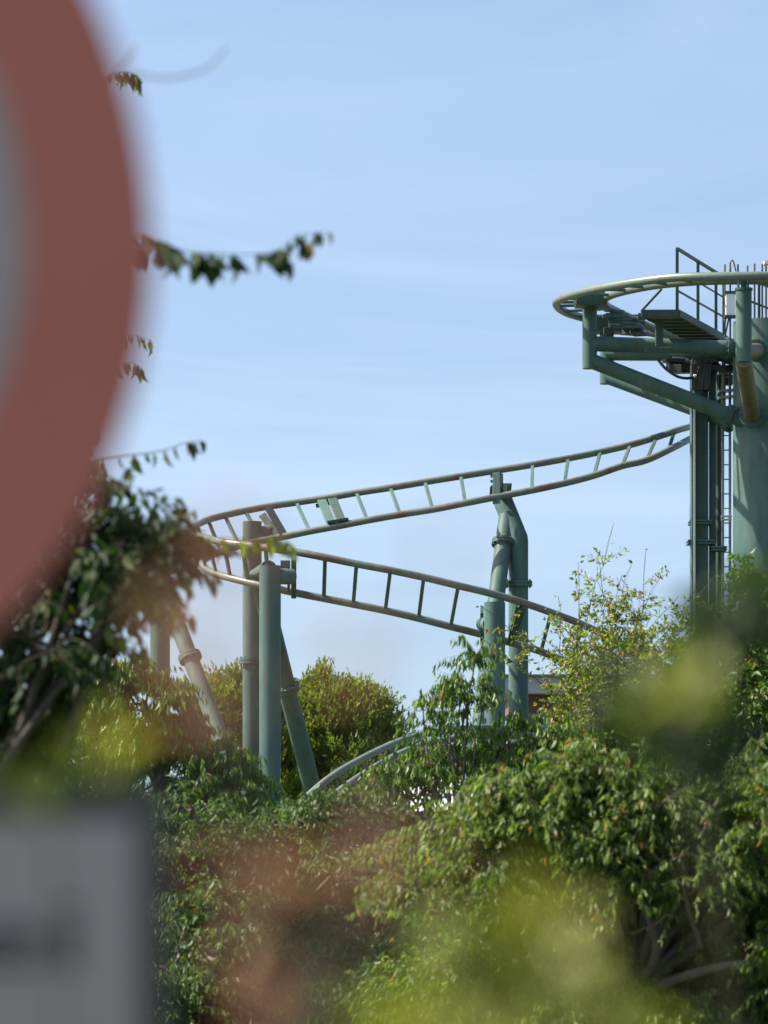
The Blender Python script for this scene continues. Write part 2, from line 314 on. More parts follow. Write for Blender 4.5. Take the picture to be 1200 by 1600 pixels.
tz1 = P(0, 545, 61.4).z; tz2 = P(0, 663, 61.4).z
h1 = arm(921.5, 61.0, 476, 576, 537, 563, (tc_.x-.35, 61.4, tz1), (tc_.x-.35, 61.3, tz2))
b = MB(); b.box(P(922, 470, 60.6), (.55, .5, .22)); b.box(P(918, 459, 60.9), (.62, .4, .05)); b.box(P(905, 471, 60.8), (.2, .25, .12)); b.box(P(938, 473, 60.8), (.18, .25, .14)); b.build('track_saddle', DPAINT, h1, bevel=.012)
h2 = arm(948, 63.3, 505, 600, 552, 588, (tc_.x-.3, 62.0, P(0, 553, 62).z), (tc_.x-.3, 61.9, P(0, 672, 62).z))
b = MB(); b.box(P(955, 508, 63.1), (.62, .5, .3)); b.build('track_saddle', DPAINT, h2, bevel=.012)
# the arm reaching towards the viewer
pt = P(1162, 454, 57.6); pe = P(1162, 566, 57.6)
h3 = MB().tube([pe, pt], .142, 32).build('hanger_pipe', PAINT, RC)
MB().tube([pt, P(1162, 450.5, 57.6)], .16, 28).build('pipe_cap', DPAINT, h3)
b = MB(); b.tube([P(1162, 450, 57.6), P(1162, 438, 57.6)], .05, 16); b.box(P(1154, 444, 57.6), (.02, .12, .12)); b.box(P(1169, 444, 57.6), (.02, .12, .12)); b.build('track_bracket', DPAINT, h3)
a0 = P(1163, 548, 57.7); a1 = P(1186, 548, 61.2); h = MB().tube([a0, a1], .14, 28).build('tower_arm', RUST, RC); flange(a0+(a1-a0)*.86, a1-a0, .15, .04, h, bolts=12)
a0 = P(1162, 563, 57.6); a1 = P(1176, 655, 61.1); h = MB().tube([a0-(a1-a0)*.02, a1], .15, 28).build('brace_pipe', RUST, RC); flange(a0+(a1-a0)*.93, a1-a0, .165, .04, h, bolts=12)
# machinery under the top track
b = MB(); r_ = random.Random(3)
for i in range(15):
    b.box(P(r_.uniform(948, 1010), r_.uniform(492, 522), r_.uniform(62.2, 63.2)), (r_.uniform(.08, .35), .2, r_.uniform(.04, .12)), r_.uniform(-.5, .5))
b.bar(P(975, 517, 62.4), P(988, 504, 62.4), .09, .16); b.tube([P(992, 510, 62.4), P(1004, 516, 62.4)], .1, 14)
b.build('brake_unit', DARK, RC, bevel=.006)
b = MB()
for i in range(5): b.bar(P(945+i*2, 485+i*6, 62), P(975+i*6, 487+i*6, 62.2), .05, .05)
for x in (950, 966): b.box(P(x, 494, 61.9), (.2, .15, .06))
b.build('brake_fin', PAINT, RC)
# service platform
zf = P(0, 489.5, 60).z
def F_(px, Y, z): return Vector(((px-600)*Y/F, Y, z))
A_, B_, C_, D_ = F_(1003, 60, zf), F_(1058, 60, zf), F_(1133, 63.4, zf), F_(1078, 63.4, zf)
b = MB(); t = .045
b.prism([A_-Z*t, D_-Z*t, C_-Z*t, B_-Z*t], Z*.03)
PF = b.build('service_platform', GRATE, RC)
b = MB(); b.bar(A_, B_, .05, .13); b.bar(B_+Vector((.03, 0, 0)), C_+Vector((.03, 0, 0)), .05, .13); b.bar(C_, D_, .05, .13); b.bar(D_, A_, .05, .13)
for k in range(1, 8): b.bar(A_.lerp(D_, k/8)-Z*.06, B_.lerp(C_, k/8)-Z*.06, .04, .05)
b.build('platform_frame', DPAINT, PF)
hh = 1.19; pp = [B_.lerp(C_, f) for f in (0, .42, .8, .97)]
for q in pp: MB().bar(q, q+Z*hh, .055, .055, Vector((1, 0, 0))).build('rail_post', DPAINT, PF)
b = MB(); b.bar(pp[0]+Z*hh, C_+Z*hh, .05, .05); b.build('handrail', DPAINT, PF)
b = MB(); b.bar(pp[0]+Z*.42, C_+Z*.42, .03, .03); b.bar(pp[1]+Z*.8, C_+Z*.8, .025, .025); b.build('mid_rail', DPAINT, PF)
MB().bar(A_+Z*.05, A_+Vector((.37, .1, .46)), .04, .04).build('brace', DPAINT, PF)
b = MB(); b.bar(F_(1030, 60.5, zf), F_(1030, 60.5, zf-.62), .14, .14); b.box(F_(1030, 60.5, zf-.6), (.5, .3, .06)); b.build('platform_leg', DPAINT, PF, bevel=.01)
# railing behind the tower
b = MB()
for px in (1186, 1226): b.bar(P(px, 442, 63.5), P(px, 520, 63.5), .05, .05, Vector((1, 0, 0)))
b.bar(P(1170, 437, 63.3), P(1260, 468, 63.6), .045, .045); b.bar(P(1165, 468, 63.3), P(1260, 505, 63.6), .035, .035); b.build('rear_railing', DPAINT, RC)

# ------------------------------------------------------------------ lift mast (columns, ladder, cage)
mb = P(1095, 1400, 62.2); mb.z = 0
LM = thing('lift_mast', mb, 'dark green twin-column lift mast with a ladder beside the thick coaster tower', 'mast')
ft = P(0, 572, 62.2)
def col(px, w, Y, ytop, m, d=.3, name='mast_column'):
    p = P(px, ytop, Y); return MB().box((p.x, p.y, p.z/2), (w, d, p.z)).build(name, m, LM, bevel=.008)
m1 = col(1094.5, .27, 62.3, 565, DPAINT, .34)
p = P(1084, 600, 62.0); MB().tube([down(p), P(1084, 640, 62.0), P(1083, 600, 62.0), P(1086, 585, 61.9)], .034, 10).build('conduit', WHITE, LM)
col(1081.5, .06, 62.15, 570, PAINT, .36, 'edge_strip')
m2 = col(1113, .12, 62.4, 560, PAINT, .2)
p = P(1123, 575, 62.9); MB().tube([down(p), p], .06, 20).build('guide_pipe', DPAINT, LM)
for px, py, w in ((1094, 815, .42), (1094, 846, .5), (1122, 856, .3)):
    b = MB(); b.box(P(px, py, 62.3), (w, .5, .035)); b.box(P(px, py+4, 62.3), (w, .5, .03)); b.build('clamp', PAINT, LM)
b = MB()
for px in (1129.5, 1140.5): q = P(px, 560, 62.7); b.bar(down(q), q, .035, .05, Vector((1, 0, 0)))
LD = b.build('ladder', STEEL, LM)
z = .3
while z < P(0, 560, 62.7).z: MB().tube([Vector((P(1129.5, 0, 62.7).x, 62.7, z)), Vector((P(1140.5, 0, 62.7).x, 62.7, z))], .013, 6).build('rung', STEEL, LD); z += .28
b = MB(); b.box(P(1135, 807, 62.6), (.2, .1, .03)); b.box(P(1135, 812, 62.6), (.2, .1, .03)); b.build('ladder_clamp', WHITE, LM)
# dark drive unit and shelves beneath the arms
b = MB(); r_ = random.Random(5)
for i in range(20): b.box(P(r_.uniform(1052, 1142), r_.uniform(563, 578), r_.uniform(62.2, 62.9)), (r_.uniform(.1, .4), .25, r_.uniform(.05, .16)), r_.uniform(-.4, .4))
b.tube([P(1050, 566, 62.5), P(1076, 568, 62.5)], .11, 16); b.box(P(1094, 590, 62.05), (.36, .3, .5))
b.prism([P(1083, 596, 61.95), P(1104, 596, 61.95), P(1096, 622, 61.95), P(1088, 622, 61.95)], (0, .2, 0))
b.build('drive_unit', DARK, LM, bevel=.006)
for yy in (578, 583, 612, 622): MB().bar(P(1122, yy, 62.6), P(1146, yy-2, 62.6), .3, .04).build('shelf', STEEL, LM)
MB().box(P(1133, 594, 62.9), (.28, .2, .2)).build('junction_box', DPAINT, LM, bevel=.01)
MB().box(P(1123, 612, 63.2), (.08, .15, .7)).build('rusty_plate', RUST, LM)
MB().tube(spline([P(1028, 562, 61.9), P(1040, 576, 61.8), P(1058, 588, 61.7), (P(1074, 591, 61.8)), P(1088, 588, 62)], 6), .028, 10).build('cable', CABLE, LM)
for k in range(3): MB().tube(spline([P(1098+k*7, 560, 61.9), P(1092+k*9, 575+3*k, 61.8), P(1088+k*10, 600+8*k, 61.9), P(1093+k*8, 640+9*k, 62.1)], 5), .012, 6).build('cable', CABLE, LM)
b = MB()
for px, y0, y1 in ((1132.5, 413, 640), (1141, 410, 640), (1153, 413, 505), (1168, 415, 505), (1179, 412, 520), (1191, 412, 520), (1197, 415, 520)):
    b.tube([P(px, y0, 62.6), P(px, y1, 62.6)], .018, 8)
b.tube(spline([P(1141, 412, 62.6), P(1143, 407, 62.6), P(1146, 409, 62.6), P(1150, 424, 62.6)], 4), .014, 6)
b.build('cage_rods', RUST, LM)
b = MB(); b.box(P(1141, 477, 62.3), (.17, .12, .42)); b.build('control_box', WHITE, LM)
b = MB(); b.box(P(1141, 457.5, 62.3), (.23, .16, .05)); b.bar(P(1134, 457, 62.38), P(1134, 495, 62.38), .03, .03); b.box(P(1142, 495, 62.3), (.25, .16, .05)); b.bar(P(1134, 497, 62.3), P(1130, 524, 62.3), .03, .03); b.bar(P(1139, 497, 62.3), P(1133, 524, 62.3), .03, .03); b.build('box_bracket', DPAINT, LM)
b = MB(); b.box(P(1202, 411, 62.6), (.22, .22, .06)); b.build('lamp_cap', WHITE, LM)

# ------------------------------------------------------------------ buildings
bb = P(960, 1400, 78); bb.z = 0
BH = thing('flat_roofed_building', bb, 'low building with grey flat roof band and blue-grey windows behind the yellowing shrub', 'building')
def rect(px0, px1, py0, py1, Y, dy): a = P(px0, py0, Y); c = P(px1, py1, Y); return ((a.x+c.x)/2, Y+dy/2, (a.z+c.z)/2), (c.x-a.x, dy, a.z-c.z)
c_, d_ = rect(812, 1290, 1086, 1395, 78, 8); c_ = (c_[0], c_[1], c_[2]); MB().box(c_, d_).build('wall', WALLM, BH)
c_, d_ = rect(786, 1300, 1056, 1084, 77.2, 10); RF = MB().box(c_, d_).build('roof', WALLM, BH, bevel=.02)
c_, d_ = rect(784, 1302, 1053.5, 1056, 77.1, 10.2); MB().box(c_, d_).build('roof_trim', ROOFG, RF)
c_, d_ = rect(800, 1295, 1084.3, 1112, 77.7, 9); MB().box(c_, d_).build('fascia', BROWN, BH)
for i in range(9):
    x0 = 836+i*50; c_, d_ = rect(x0, x0+40, 1120, 1185, 77.93, .1); w = MB().box(c_, d_).build('window', GLASS, BH)
    b = MB()
    for xx in (x0-1, x0+20, x0+41): cc, dd_ = rect(xx-1.2, xx+1.2, 1118, 1187, 77.9, .1); b.box(cc, dd_)
    b.build('frame', STEEL, w)
kb = P(820, 1400, 54); kb.z = 0
KS = thing('kiosk', kb, 'low kiosk with a sloping white awning roof seen between the cherry branches', 'kiosk')
b = MB(); x0 = P(572, 0, 50.5).x; x1 = P(1045, 0, 50.5).x
z0 = P(0, 1271, 50.5).z; z1 = P(0, 1222, 51.8).z
b.prism([(x0, 50.5, z0), (x1, 50.5, z0), (x1, 51.7, z1), (x0+.9, 51.7, z1)], Z*.03); b.build('awning', WHITE, KS)
MB().box(((x0+x1)/2, 50.52, z0-.06), (x1-x0, .05, .11)).build('valance', ROOFG, KS)
MB().box(((x0+x1)/2+.2, 53.0, z0/2-.05), (x1-x0-.6, 2.6, z0-.1)).build('wall', ROOFG, KS)
b = MB()
for i in range(5): q = x0+(x1-x0)*i/4*.98+.05; b.box((q, 50.62, z0/2-.08), (.06, .06, z0-.16))
b.build('awning_posts', STEEL, KS)
b = MB(); b.tube(spline([P(560, 1290, 50), P(640, 1262, 50.1), P(700, 1243, 50.2), P(760, 1230, 50.4), P(860, 1218, 50.8)], 6), .03, 10)
b.tube([P(640, 1262, 50.1), down(P(640, 1262, 50.1))], .03, 8); b.tube([P(860, 1218, 50.8), down(P(860, 1218, 50.8))], .03, 8); b.tube([P(560, 1290, 50), down(P(560, 1290, 50))], .03, 8)
tag(b.build('hand_railing', STEEL), 'thin pale metal railing curving up in front of the white awning', 'railing')

# ------------------------------------------------------------------ road sign in the foreground
YS = 1.78; yaw = math.radians(28)
sc = P(-553, 330, YS)
SG = thing('road_sign', (sc.x, sc.y+.03, 0), 'round white road sign with red ring above a white text plate, blurred close at left', 'road sign')
ux = Vector((math.cos(yaw), math.sin(yaw), 0)); un = Vector((math.sin(yaw), -math.cos(yaw), 0))   # right edge recedes, faces to the right
def disc(rad, off, th, name, m, parent, inner=0):
    k = 96; b = MB(); vs = []
    for s_ in (0, th):
        for R_ in ((rad, inner) if inner else (rad,)):
            for i in range(k): a = 2*math.pi*i/k; vs.append(sc+ux*math.cos(a)*R_+Z*math.sin(a)*R_+un*(off+s_))
    fs = []
    if inner:
        for i in range(k):
            j = (i+1) % k; fs += [(i, j, k+j, k+i), (2*k+i, 3*k+i, 3*k+j, 2*k+j), (i, 2*k+i, 2*k+j, j), (k+i, k+j, 3*k+j, 3*k+i)]
    else:
        fs = [tuple(reversed(range(k))), tuple(range(k, 2*k))] + [(i, (i+1) % k, k+(i+1) % k, k+i) for i in range(k)]
    b.add(vs, fs); return b.build(name, m, parent)
dp = disc(.3, 0, .003, 'sign_disc', SIGNW, SG); disc(.299, .0035, .001, 'red_ring', SIGNR, dp, .221)
pz1 = P(0, 1222, YS).z; pz0 = pz1-.33; px_ = .31
def plate(x0, x1, z0, z1, off, th): 
    o = sc.copy(); o.z = 0
    q = [o+ux*x0+Z*z0+un*off, o+ux*x1+Z*z0+un*off, o+ux*x1+Z*z1+un*off, o+ux*x0+Z*z1+un*off]
    return MB().prism(q, un*th)
pl = plate(-px_, px_, pz0, pz1, 0, .003).build('text_plate', SIGNG, SG)
plate(-px_+.022, px_-.022, pz0+.022, pz1-.022, .0035, .001).build('plate_face', SIGNW, pl)
cu = bpy.data.curves.new('lettering', 'FONT'); cu.body = 'Anlieger frei'; cu.size = .06; cu.align_x = 'CENTER'; cu.align_y = 'CENTER'; cu.extrude = .0004; cu.offset = .0005
to = bpy.data.objects.new('tmp', cu); C.objects.link(to); bpy.context.view_layer.update()
tm = bpy.data.meshes.new_from_object(to.evaluated_get(bpy.context.evaluated_depsgraph_get())); bpy.data.objects.remove(to)
tc2 = sc.copy(); tc2.z = P(0, 1478, YS).z; org = Vector(SG['org'])
xmax = max(v.co.x for v in tm.vertices); sx = .252/xmax
for v in tm.vertices: x, y, z = v.co; v.co = tc2 + ux*(x*sx) + Z*y + un*(.0052+z) - org
tm.materials.clear(); tm.materials.append(SIGNK); tm.name = 'lettering'
lt = bpy.data.objects.new('lettering', tm); C.objects.link(lt); lt.parent = pl
pc = sc - un*.035; MB().tube([down(pc), Vector((pc.x, pc.y, sc.z+.27))], .03, 24).build('pole', STEEL, SG)
b = MB()
for zz in (sc.z+.15, sc.z-.15, (pz0+pz1)/2): b.tube([Vector((pc.x, pc.y, zz-.015)), Vector((pc.x, pc.y, zz+.015))], .034, 20); b.bar(Vector((pc.x, pc.y, zz))-ux*.05+un*.03, Vector((pc.x, pc.y, zz))+ux*.05+un*.03, .01, .03)
b.build('clamp', STEEL, SG)

# ------------------------------------------------------------------ foliage
LF_FULL = (np.array([[0, 0, 0], [.3, -.5, .12], [.3, 0, -.04], [.3, .5, .12], [.7, -.36, .02], [.7, 0, -.1], [.7, .36, .02], [1, 0, -.22]], float),
           np.array([[0, 2, 1], [0, 3, 2], [1, 2, 5], [1, 5, 4], [2, 3, 6], [2, 6, 5], [4, 5, 7], [5, 6, 7]]))
LF_MID = (np.array([[0, 0, 0], [.42, -.5, .12], [.45, 0, -.06], [.42, .5, .12], [1, 0, -.2]], float), np.array([[0, 2, 1], [0, 3, 2], [1, 2, 4], [2, 3, 4]]))
LF_LO = (np.array([[0, 0, 0], [.42, -.5, .1], [.42, .5, .1], [1, 0, -.1]], float), np.array([[0, 3, 1], [0, 2, 3]]))
def unit(a): return a/np.maximum(np.linalg.norm(a, axis=1, keepdims=True), 1e-9)
def leaves(name, pos, dr, length, width, m, parent, tpl, kind=None):
    V, T = tpl; n = len(pos); dr = unit(dr)
    rv = rng.normal(size=(n, 3)); side = unit(np.cross(dr, rv)); up = np.cross(side, dr)
    ln = length[:, None, None]; w = width[:, None, None]
    vv = pos[:, None, :] + dr[:, None, :]*V[None, :, 0:1]*ln + side[:, None, :]*V[None, :, 1:2]*w + up[:, None, :]*V[None, :, 2:3]*ln
    org = np.array(root_of(parent)['org']); vv = (vv-org).reshape(-1, 3)
    ff = (T[None] + (np.arange(n)*len(V))[:, None, None]).reshape(-1)
    me = bpy.data.meshes.new(name); me.vertices.add(len(vv)); me.vertices.foreach_set('co', vv.ravel())
    me.loops.add(len(ff)); me.loops.foreach_set('vertex_index', ff.astype(np.int32)); k = len(ff)//3
    me.polygons.add(k); me.polygons.foreach_set('loop_start', (np.arange(k)*3).astype(np.int32)); me.polygons.foreach_set('loop_total', np.full(k, 3, np.int32))
    me.polygons.foreach_set('use_smooth', np.ones(k, bool)); me.update(calc_edges=True); me.materials.append(m)
    o = bpy.data.objects.new(name, me); C.objects.link(o); o.parent = parent
    if kind: o['kind'] = kind
    return o
def twig_mesh(name, paths, r0, m, parent):
    """paths: (n,K,3) -> thin tapered three sided twigs"""
    n, K, _ = paths.shape; d = unit(paths[:, -1]-paths[:, 0]); a = unit(np.cross(d, np.array([[.3, .9, .2]]))); b = np.cross(d, a); vs = np.zeros((n, K, 3, 3))
    for j in range(3):
        an = 2*math.pi*j/3
        for k in range(K): vs[:, k, j] = paths[:, k] + (a*math.cos(an)+b*math.sin(an))*(r0*(1-.75*k/(K-1)))[:, None]
    org = np.array(root_of(parent)['org']); vv = (vs-org).reshape(-1, 3); f = []
    for k in range(K-1):
        for j in range(3): f.append([k*3+j, (k+1)*3+j, (k+1)*3+(j+1) % 3, k*3+(j+1) % 3])
    f = np.array(f); ff = (f[None]+(np.arange(n)*K*3)[:, None, None]).reshape(-1)
    me = bpy.data.meshes.new(name); me.vertices.add(len(vv)); me.vertices.foreach_set('co', vv.ravel()); me.loops.add(len(ff)); me.loops.foreach_set('vertex_index', ff.astype(np.int32))
    k = len(ff)//4; me.polygons.add(k); me.polygons.foreach_set('loop_start', (np.arange(k)*4).astype(np.int32)); me.polygons.foreach_set('loop_total', np.full(k, 4, np.int32)); me.polygons.foreach_set('use_smooth', np.ones(k, bool))
    me.update(calc_edges=True); me.materials.append(m); o = bpy.data.objects.new(name, me); C.objects.link(o); o.parent = parent; return o
def grow(starts, dirs, lens, sag, K=6):
    """arching twigs -> (n,K,3)"""
    t = np.linspace(0, 1, K)[None, :, None]; w = rng.normal(size=(len(starts), 1, 3))*.08
    return starts[:, None]+dirs[:, None]*lens[:, None, None]*t + np.array([0, 0, -1.])*(sag*lens)[:, None, None]*t**2 + w*lens[:, None, None]*np.sin(t*3.1)
def leaf_on(paths, per, llen, asp, droop, spread, tang=.35, t0=.12):
    n, K, _ = paths.shape
    t = np.tile(np.linspace(t0, 1, per)[None], (n, 1))+rng.uniform(-.04, .04, (n, per)); t = np.clip(t, 0, 1)*(K-1)
    i = np.minimum(t.astype(int), K-2); fr = (t-i)[..., None]; idx = np.arange(n)[:, None]
    p = paths[idx, i]*(1-fr)+paths[idx, i+1]*fr; tg = paths[idx, i+1]-paths[idx, i]
    p = p.reshape(-1, 3); tg = unit(tg.reshape(-1, 3)); N_ = len(p)
    sd = unit(np.cross(tg, rng.normal(size=(N_, 3))))
    dr = tg*tang+sd*spread+np.array([[0, 0, -1.]])*droop*rng.uniform(.45, 1.25, (N_, 1))*(1 if droop > .8 else rng.uniform(.2, 1.2, (N_, 1)))
    l = llen*rng.uniform(.6, 1.2, N_); return p, dr, l, l*asp*rng.uniform(.8, 1.2, N_)
def sph(n):
    return unit(rng.normal(size=(n, 3)))
def scatter(bl, k, f, dz):
    # break big round masses into ragged smaller sprays at different depths
    r_ = random.Random(len(bl)*7+k); out = []
    for x, y, Y, r in bl:
        if r < 40: out.append((x, y, Y, r)); continue
        for i in range(k): out.append((x+r_.uniform(-.75, .75)*r, y+r_.uniform(-.6, .7)*r, Y+r_.uniform(-.3, 1)*dz, r*f*r_.uniform(.6, 1.25)))
    return out
def tree(name, label, cat, base_px, baseY, blobs, lm, llen=.1, asp=.3, droop=.9, spread=.5, sag=.45, ncl=26, ntw=7, tl=.42, per=11, tpl=LF_MID, trunk_r=.07, group=None, bark=BARK, tang=.35, upb=.25, depth=1.0, r0=.0022):
    bs = P(base_px, HZ, baseY); bs.z = 0
    root = thing(name, bs, label, cat, group)
    tb = MB(); cs = [(P(x, y, Y), r*Y/F) for x, y, Y, r in blobs]
    cen = sum((c for c, r in cs), Vector((0, 0, 0)))/len(cs); topc = bs.lerp(cen, .55); topc.z = max(cen.z*.45, .3)
    path = spline([bs, bs.lerp(topc, .5)+Vector((rnd.uniform(-.08, .08), rnd.uniform(-.08, .08), 0)), topc], 5)
    tb.tube(path, [trunk_r*(1-.35*i/(len(path)-1)) for i in range(len(path))], 12)
    S = []; D = []; LN = []
    for c, r in cs:
        m_ = topc.lerp(c, .5)+Vector((rnd.uniform(-.15, .15), rnd.uniform(-.15, .15), rnd.uniform(-.05, .15)))
        lp = spline([topc, m_, c+Vector((0, 0, r*.3))], 5); tb.tube(lp, [trunk_r*(.55-.42*i/(len(lp)-1)) for i in range(len(lp))], 8)
        k = max(4, int(ncl*(r/.5)**1.6)) if r < 1.2 else int(ncl*(r/.5)**1.3)
        u = sph(k); u[:, 2] = np.where(u[:, 2] < -.5, -u[:, 2], u[:, 2]); rad = r*rng.uniform(.35, .95, (k, 1))**.6
        cp = np.array(c)[None]+u*rad*np.array([[1, depth, 1]])
        for q, uu in zip(cp, u):
            if q[2] < .15: q[2] = .15+rnd.random()*.2
            qv = Vector(q); mid_ = Vector(c).lerp(qv, .5)+Vector((0, 0, -.03)); tb.tube([c, mid_, qv], [trunk_r*.16, trunk_r*.12, trunk_r*.07], 5, False)
            kk = ntw+rnd.randint(-2, 2); S.append(np.repeat(q[None], kk, 0)); dd = uu[None]*.9+sph(kk)*.8+np.array([[0, 0, upb]]); dd[:, 2] *= (.55 if droop > .8 else 1); dd = unit(dd); D.append(dd); LN.append(tl*rng.uniform(.5, 1.15, kk))
    S = np.vstack(S); D = np.vstack(D); LN = np.concatenate(LN)
    tb.build('trunk', bark, root)
    paths = grow(S, D, LN, sag); paths[..., 2] = np.maximum(paths[..., 2], .03)
    twig_mesh('twigs', paths, np.full(len(paths), r0), TWIG, root)
    p, dr, l, w = leaf_on(paths, per, llen, asp, droop, spread, tang)
    leaves('crown', p, dr, l, w, lm, root, tpl)
    return root, len(p)
tot = 0
# dark tree close at left
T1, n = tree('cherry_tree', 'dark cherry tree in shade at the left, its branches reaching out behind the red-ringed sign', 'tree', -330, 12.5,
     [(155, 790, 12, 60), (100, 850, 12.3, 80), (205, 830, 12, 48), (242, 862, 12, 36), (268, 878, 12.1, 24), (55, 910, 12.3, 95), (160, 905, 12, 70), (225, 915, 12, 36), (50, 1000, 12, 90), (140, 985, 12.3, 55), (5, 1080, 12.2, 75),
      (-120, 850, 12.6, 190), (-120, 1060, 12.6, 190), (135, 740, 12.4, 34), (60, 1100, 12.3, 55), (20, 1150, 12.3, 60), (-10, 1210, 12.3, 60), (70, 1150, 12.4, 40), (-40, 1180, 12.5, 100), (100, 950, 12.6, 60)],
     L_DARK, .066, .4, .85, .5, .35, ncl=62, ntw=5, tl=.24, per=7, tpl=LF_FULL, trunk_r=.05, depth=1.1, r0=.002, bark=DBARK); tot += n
def sprays(root, lines, llen, asp, lm, tpl, per_m=22, r=.006, droop=1.0, spread=.35, tang=.2, nm='branch'):
    """explicit long branches with leaves hung along them; lines in (px,py,Y)"""
    PP = []; b = MB()
    for ln in lines:
        pts = spline([P(*q) for q in ln], 5); b.tube(pts, [r*(1-.7*i/(len(pts)-1)) for i in range(len(pts))], 6)
        PP.append(np.array([tuple(v) for v in spline([P(*q) for q in ln[-(min(len(ln), 99)):]], 4)]))
    b.build(nm, TWIG, root)
    ps = []; ds = []; ls = []; ws = []
    for a in PP:
        L_ = np.linalg.norm(np.diff(a, axis=0), axis=1).sum(); p, d, l, w = leaf_on(a[None], max(3, int(L_*per_m)), llen, asp, droop, spread, tang, 0.0); ps.append(p); ds.append(d); ls.append(l); ws.append(w)
    leaves('leaves', np.vstack(ps), np.vstack(ds), np.concatenate(ls), np.concatenate(ws), lm, root, tpl)
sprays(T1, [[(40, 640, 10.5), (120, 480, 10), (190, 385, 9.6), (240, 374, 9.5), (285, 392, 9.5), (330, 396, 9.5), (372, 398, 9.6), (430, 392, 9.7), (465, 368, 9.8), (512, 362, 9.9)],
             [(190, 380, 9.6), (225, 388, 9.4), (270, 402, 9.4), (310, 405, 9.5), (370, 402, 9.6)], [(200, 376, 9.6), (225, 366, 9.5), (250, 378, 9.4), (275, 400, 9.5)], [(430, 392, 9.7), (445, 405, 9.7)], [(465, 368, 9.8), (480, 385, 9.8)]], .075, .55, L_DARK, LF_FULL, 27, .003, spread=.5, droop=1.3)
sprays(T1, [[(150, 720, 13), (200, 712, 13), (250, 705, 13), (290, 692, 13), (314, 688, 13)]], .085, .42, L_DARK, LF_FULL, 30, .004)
sprays(T1, [[(120, 720, 12), (180, 800, 12), (240, 835, 12), (300, 838, 12.2), (380, 842, 12.4), (430, 838, 12.5), (455, 850, 12.5)], [(240, 880, 12), (270, 900, 12.1), (290, 905, 12.2)], [(200, 900, 12), (240, 935, 12), (275, 945, 12.2), (300, 960, 12.2)], [(150, 960, 12), (200, 1000, 12), (230, 1010, 12)]], .085, .45, L_OL, LF_FULL, 30, .004)
# clear twigs of the same tree, farther back
sprays(T1, [[(60, 180, 22), (120, 140, 21), (170, 118, 20), (200, 112, 20), (215, 122, 20)], [(60, 560, 22), (130, 540, 22), (180, 527, 22), (210, 524, 22), (238, 532, 22)],
            [(60, 640, 22), (130, 600, 22), (180, 575, 22), (205, 566, 22), (222, 575, 22)]], .11, .3, L_CH, LF_FULL, 26, .004, droop=1.1)
b = MB(); b.tube(spline([P(60, 200, 6), P(150, 130, 6), P(215, 118, 6), P(265, 122, 6), P(320, 108, 6), P(355, 75, 6)], 5), [.0018]*26, 6); b.tube([P(120, 180, 6), P(200, 95, 6), P(212, 70, 6)], .002, 5); b.tube([Vector((-2.2, 8, 2)), P(-60, 330, 6.5), P(60, 200, 6)], .006, 6); b.build('bare_twig', TWIG, T1)

CH = 'cherry trees in front of the coaster'
_, n = tree('cherry_tree', 'cherry tree with narrow drooping silvery leaves below the left raking brace', 'tree', 230, 33,
     [(185, 1085, 33, 55), (115, 1100, 33.5, 50), (240, 1110, 33, 52), (160, 1150, 33, 70), (250, 1170, 33, 60), (310, 1180, 33, 55), (355, 1225, 33, 50), (90, 1180, 33.5, 80), (200, 1240, 33, 90), (320, 1280, 33, 80), (390, 1265, 33, 32), (60, 1270, 33, 90), (140, 1050, 33, 26), (235, 1062, 33, 22)],
     L_CH, .105, .25, 1.4, .3, .4, ncl=38, ntw=6, tl=.34, per=11, group=CH, tang=.25, depth=1.3); tot += n
_, n = tree('cherry_tree', 'tall slender cherry tree in front of the mid coaster posts', 'tree', 700, 31,
     [(744, 1030, 31, 12), (735, 1070, 31, 22), (708, 1105, 31, 30), (660, 1105, 31, 12), (755, 1110, 31, 26), (700, 1160, 31, 38), (640, 1200, 31, 34), (775, 1190, 31, 44), (590, 1245, 31, 40), (680, 1225, 31, 50), (805, 1215, 31, 40), (640, 1250, 31, 40), (765, 1250, 31, 34), (850, 1180, 31, 30), (820, 1150, 31, 22), (880, 1150, 31, 24), (790, 1165, 31, 30), (900, 1200, 31, 34), (735, 1215, 31, 36), (610, 1200, 31, 18), (850, 1225, 31, 34), (550, 1285, 31, 40), (640, 1300, 31, 50), (740, 1330, 31, 50)],
     L_CH, .1, .25, 1.3, .3, .4, ncl=27, ntw=5, tl=.36, per=10, trunk_r=.045, group=CH, tang=.25, depth=1.2); tot += n
_, n = tree('cherry_tree', 'dense dark green cherry tree along the bottom, just right of the text plate', 'tree', 430, 25,
     scatter([(345, 1300, 25, 50), (300, 1265, 25, 22), (425, 1315, 25, 42), (545, 1270, 25, 20), (600, 1290, 25, 26), (470, 1300, 25, 22), (280, 1380, 25, 90), (380, 1390, 25, 95), (480, 1350, 25, 75), (560, 1345, 25, 70), (470, 1450, 25, 110), (340, 1500, 25, 120), (580, 1440, 25, 95), (620, 1370, 25, 55), (460, 1570, 25, 110), (240, 1560, 25, 110), (590, 1560, 25, 110), (110, 1450, 25.5, 120), (0, 1500, 25.5, 120), (330, 1640, 24.6, 110), (500, 1660, 24.6, 110), (640, 1660, 24.6, 110), (200, 1660, 24.6, 110)], 4, .5, 2.0),
     L_DG, .07, .3, .95, .5, .35, ncl=52, ntw=9, tl=.36, per=14, group=CH, depth=1.6, upb=.6); tot += n
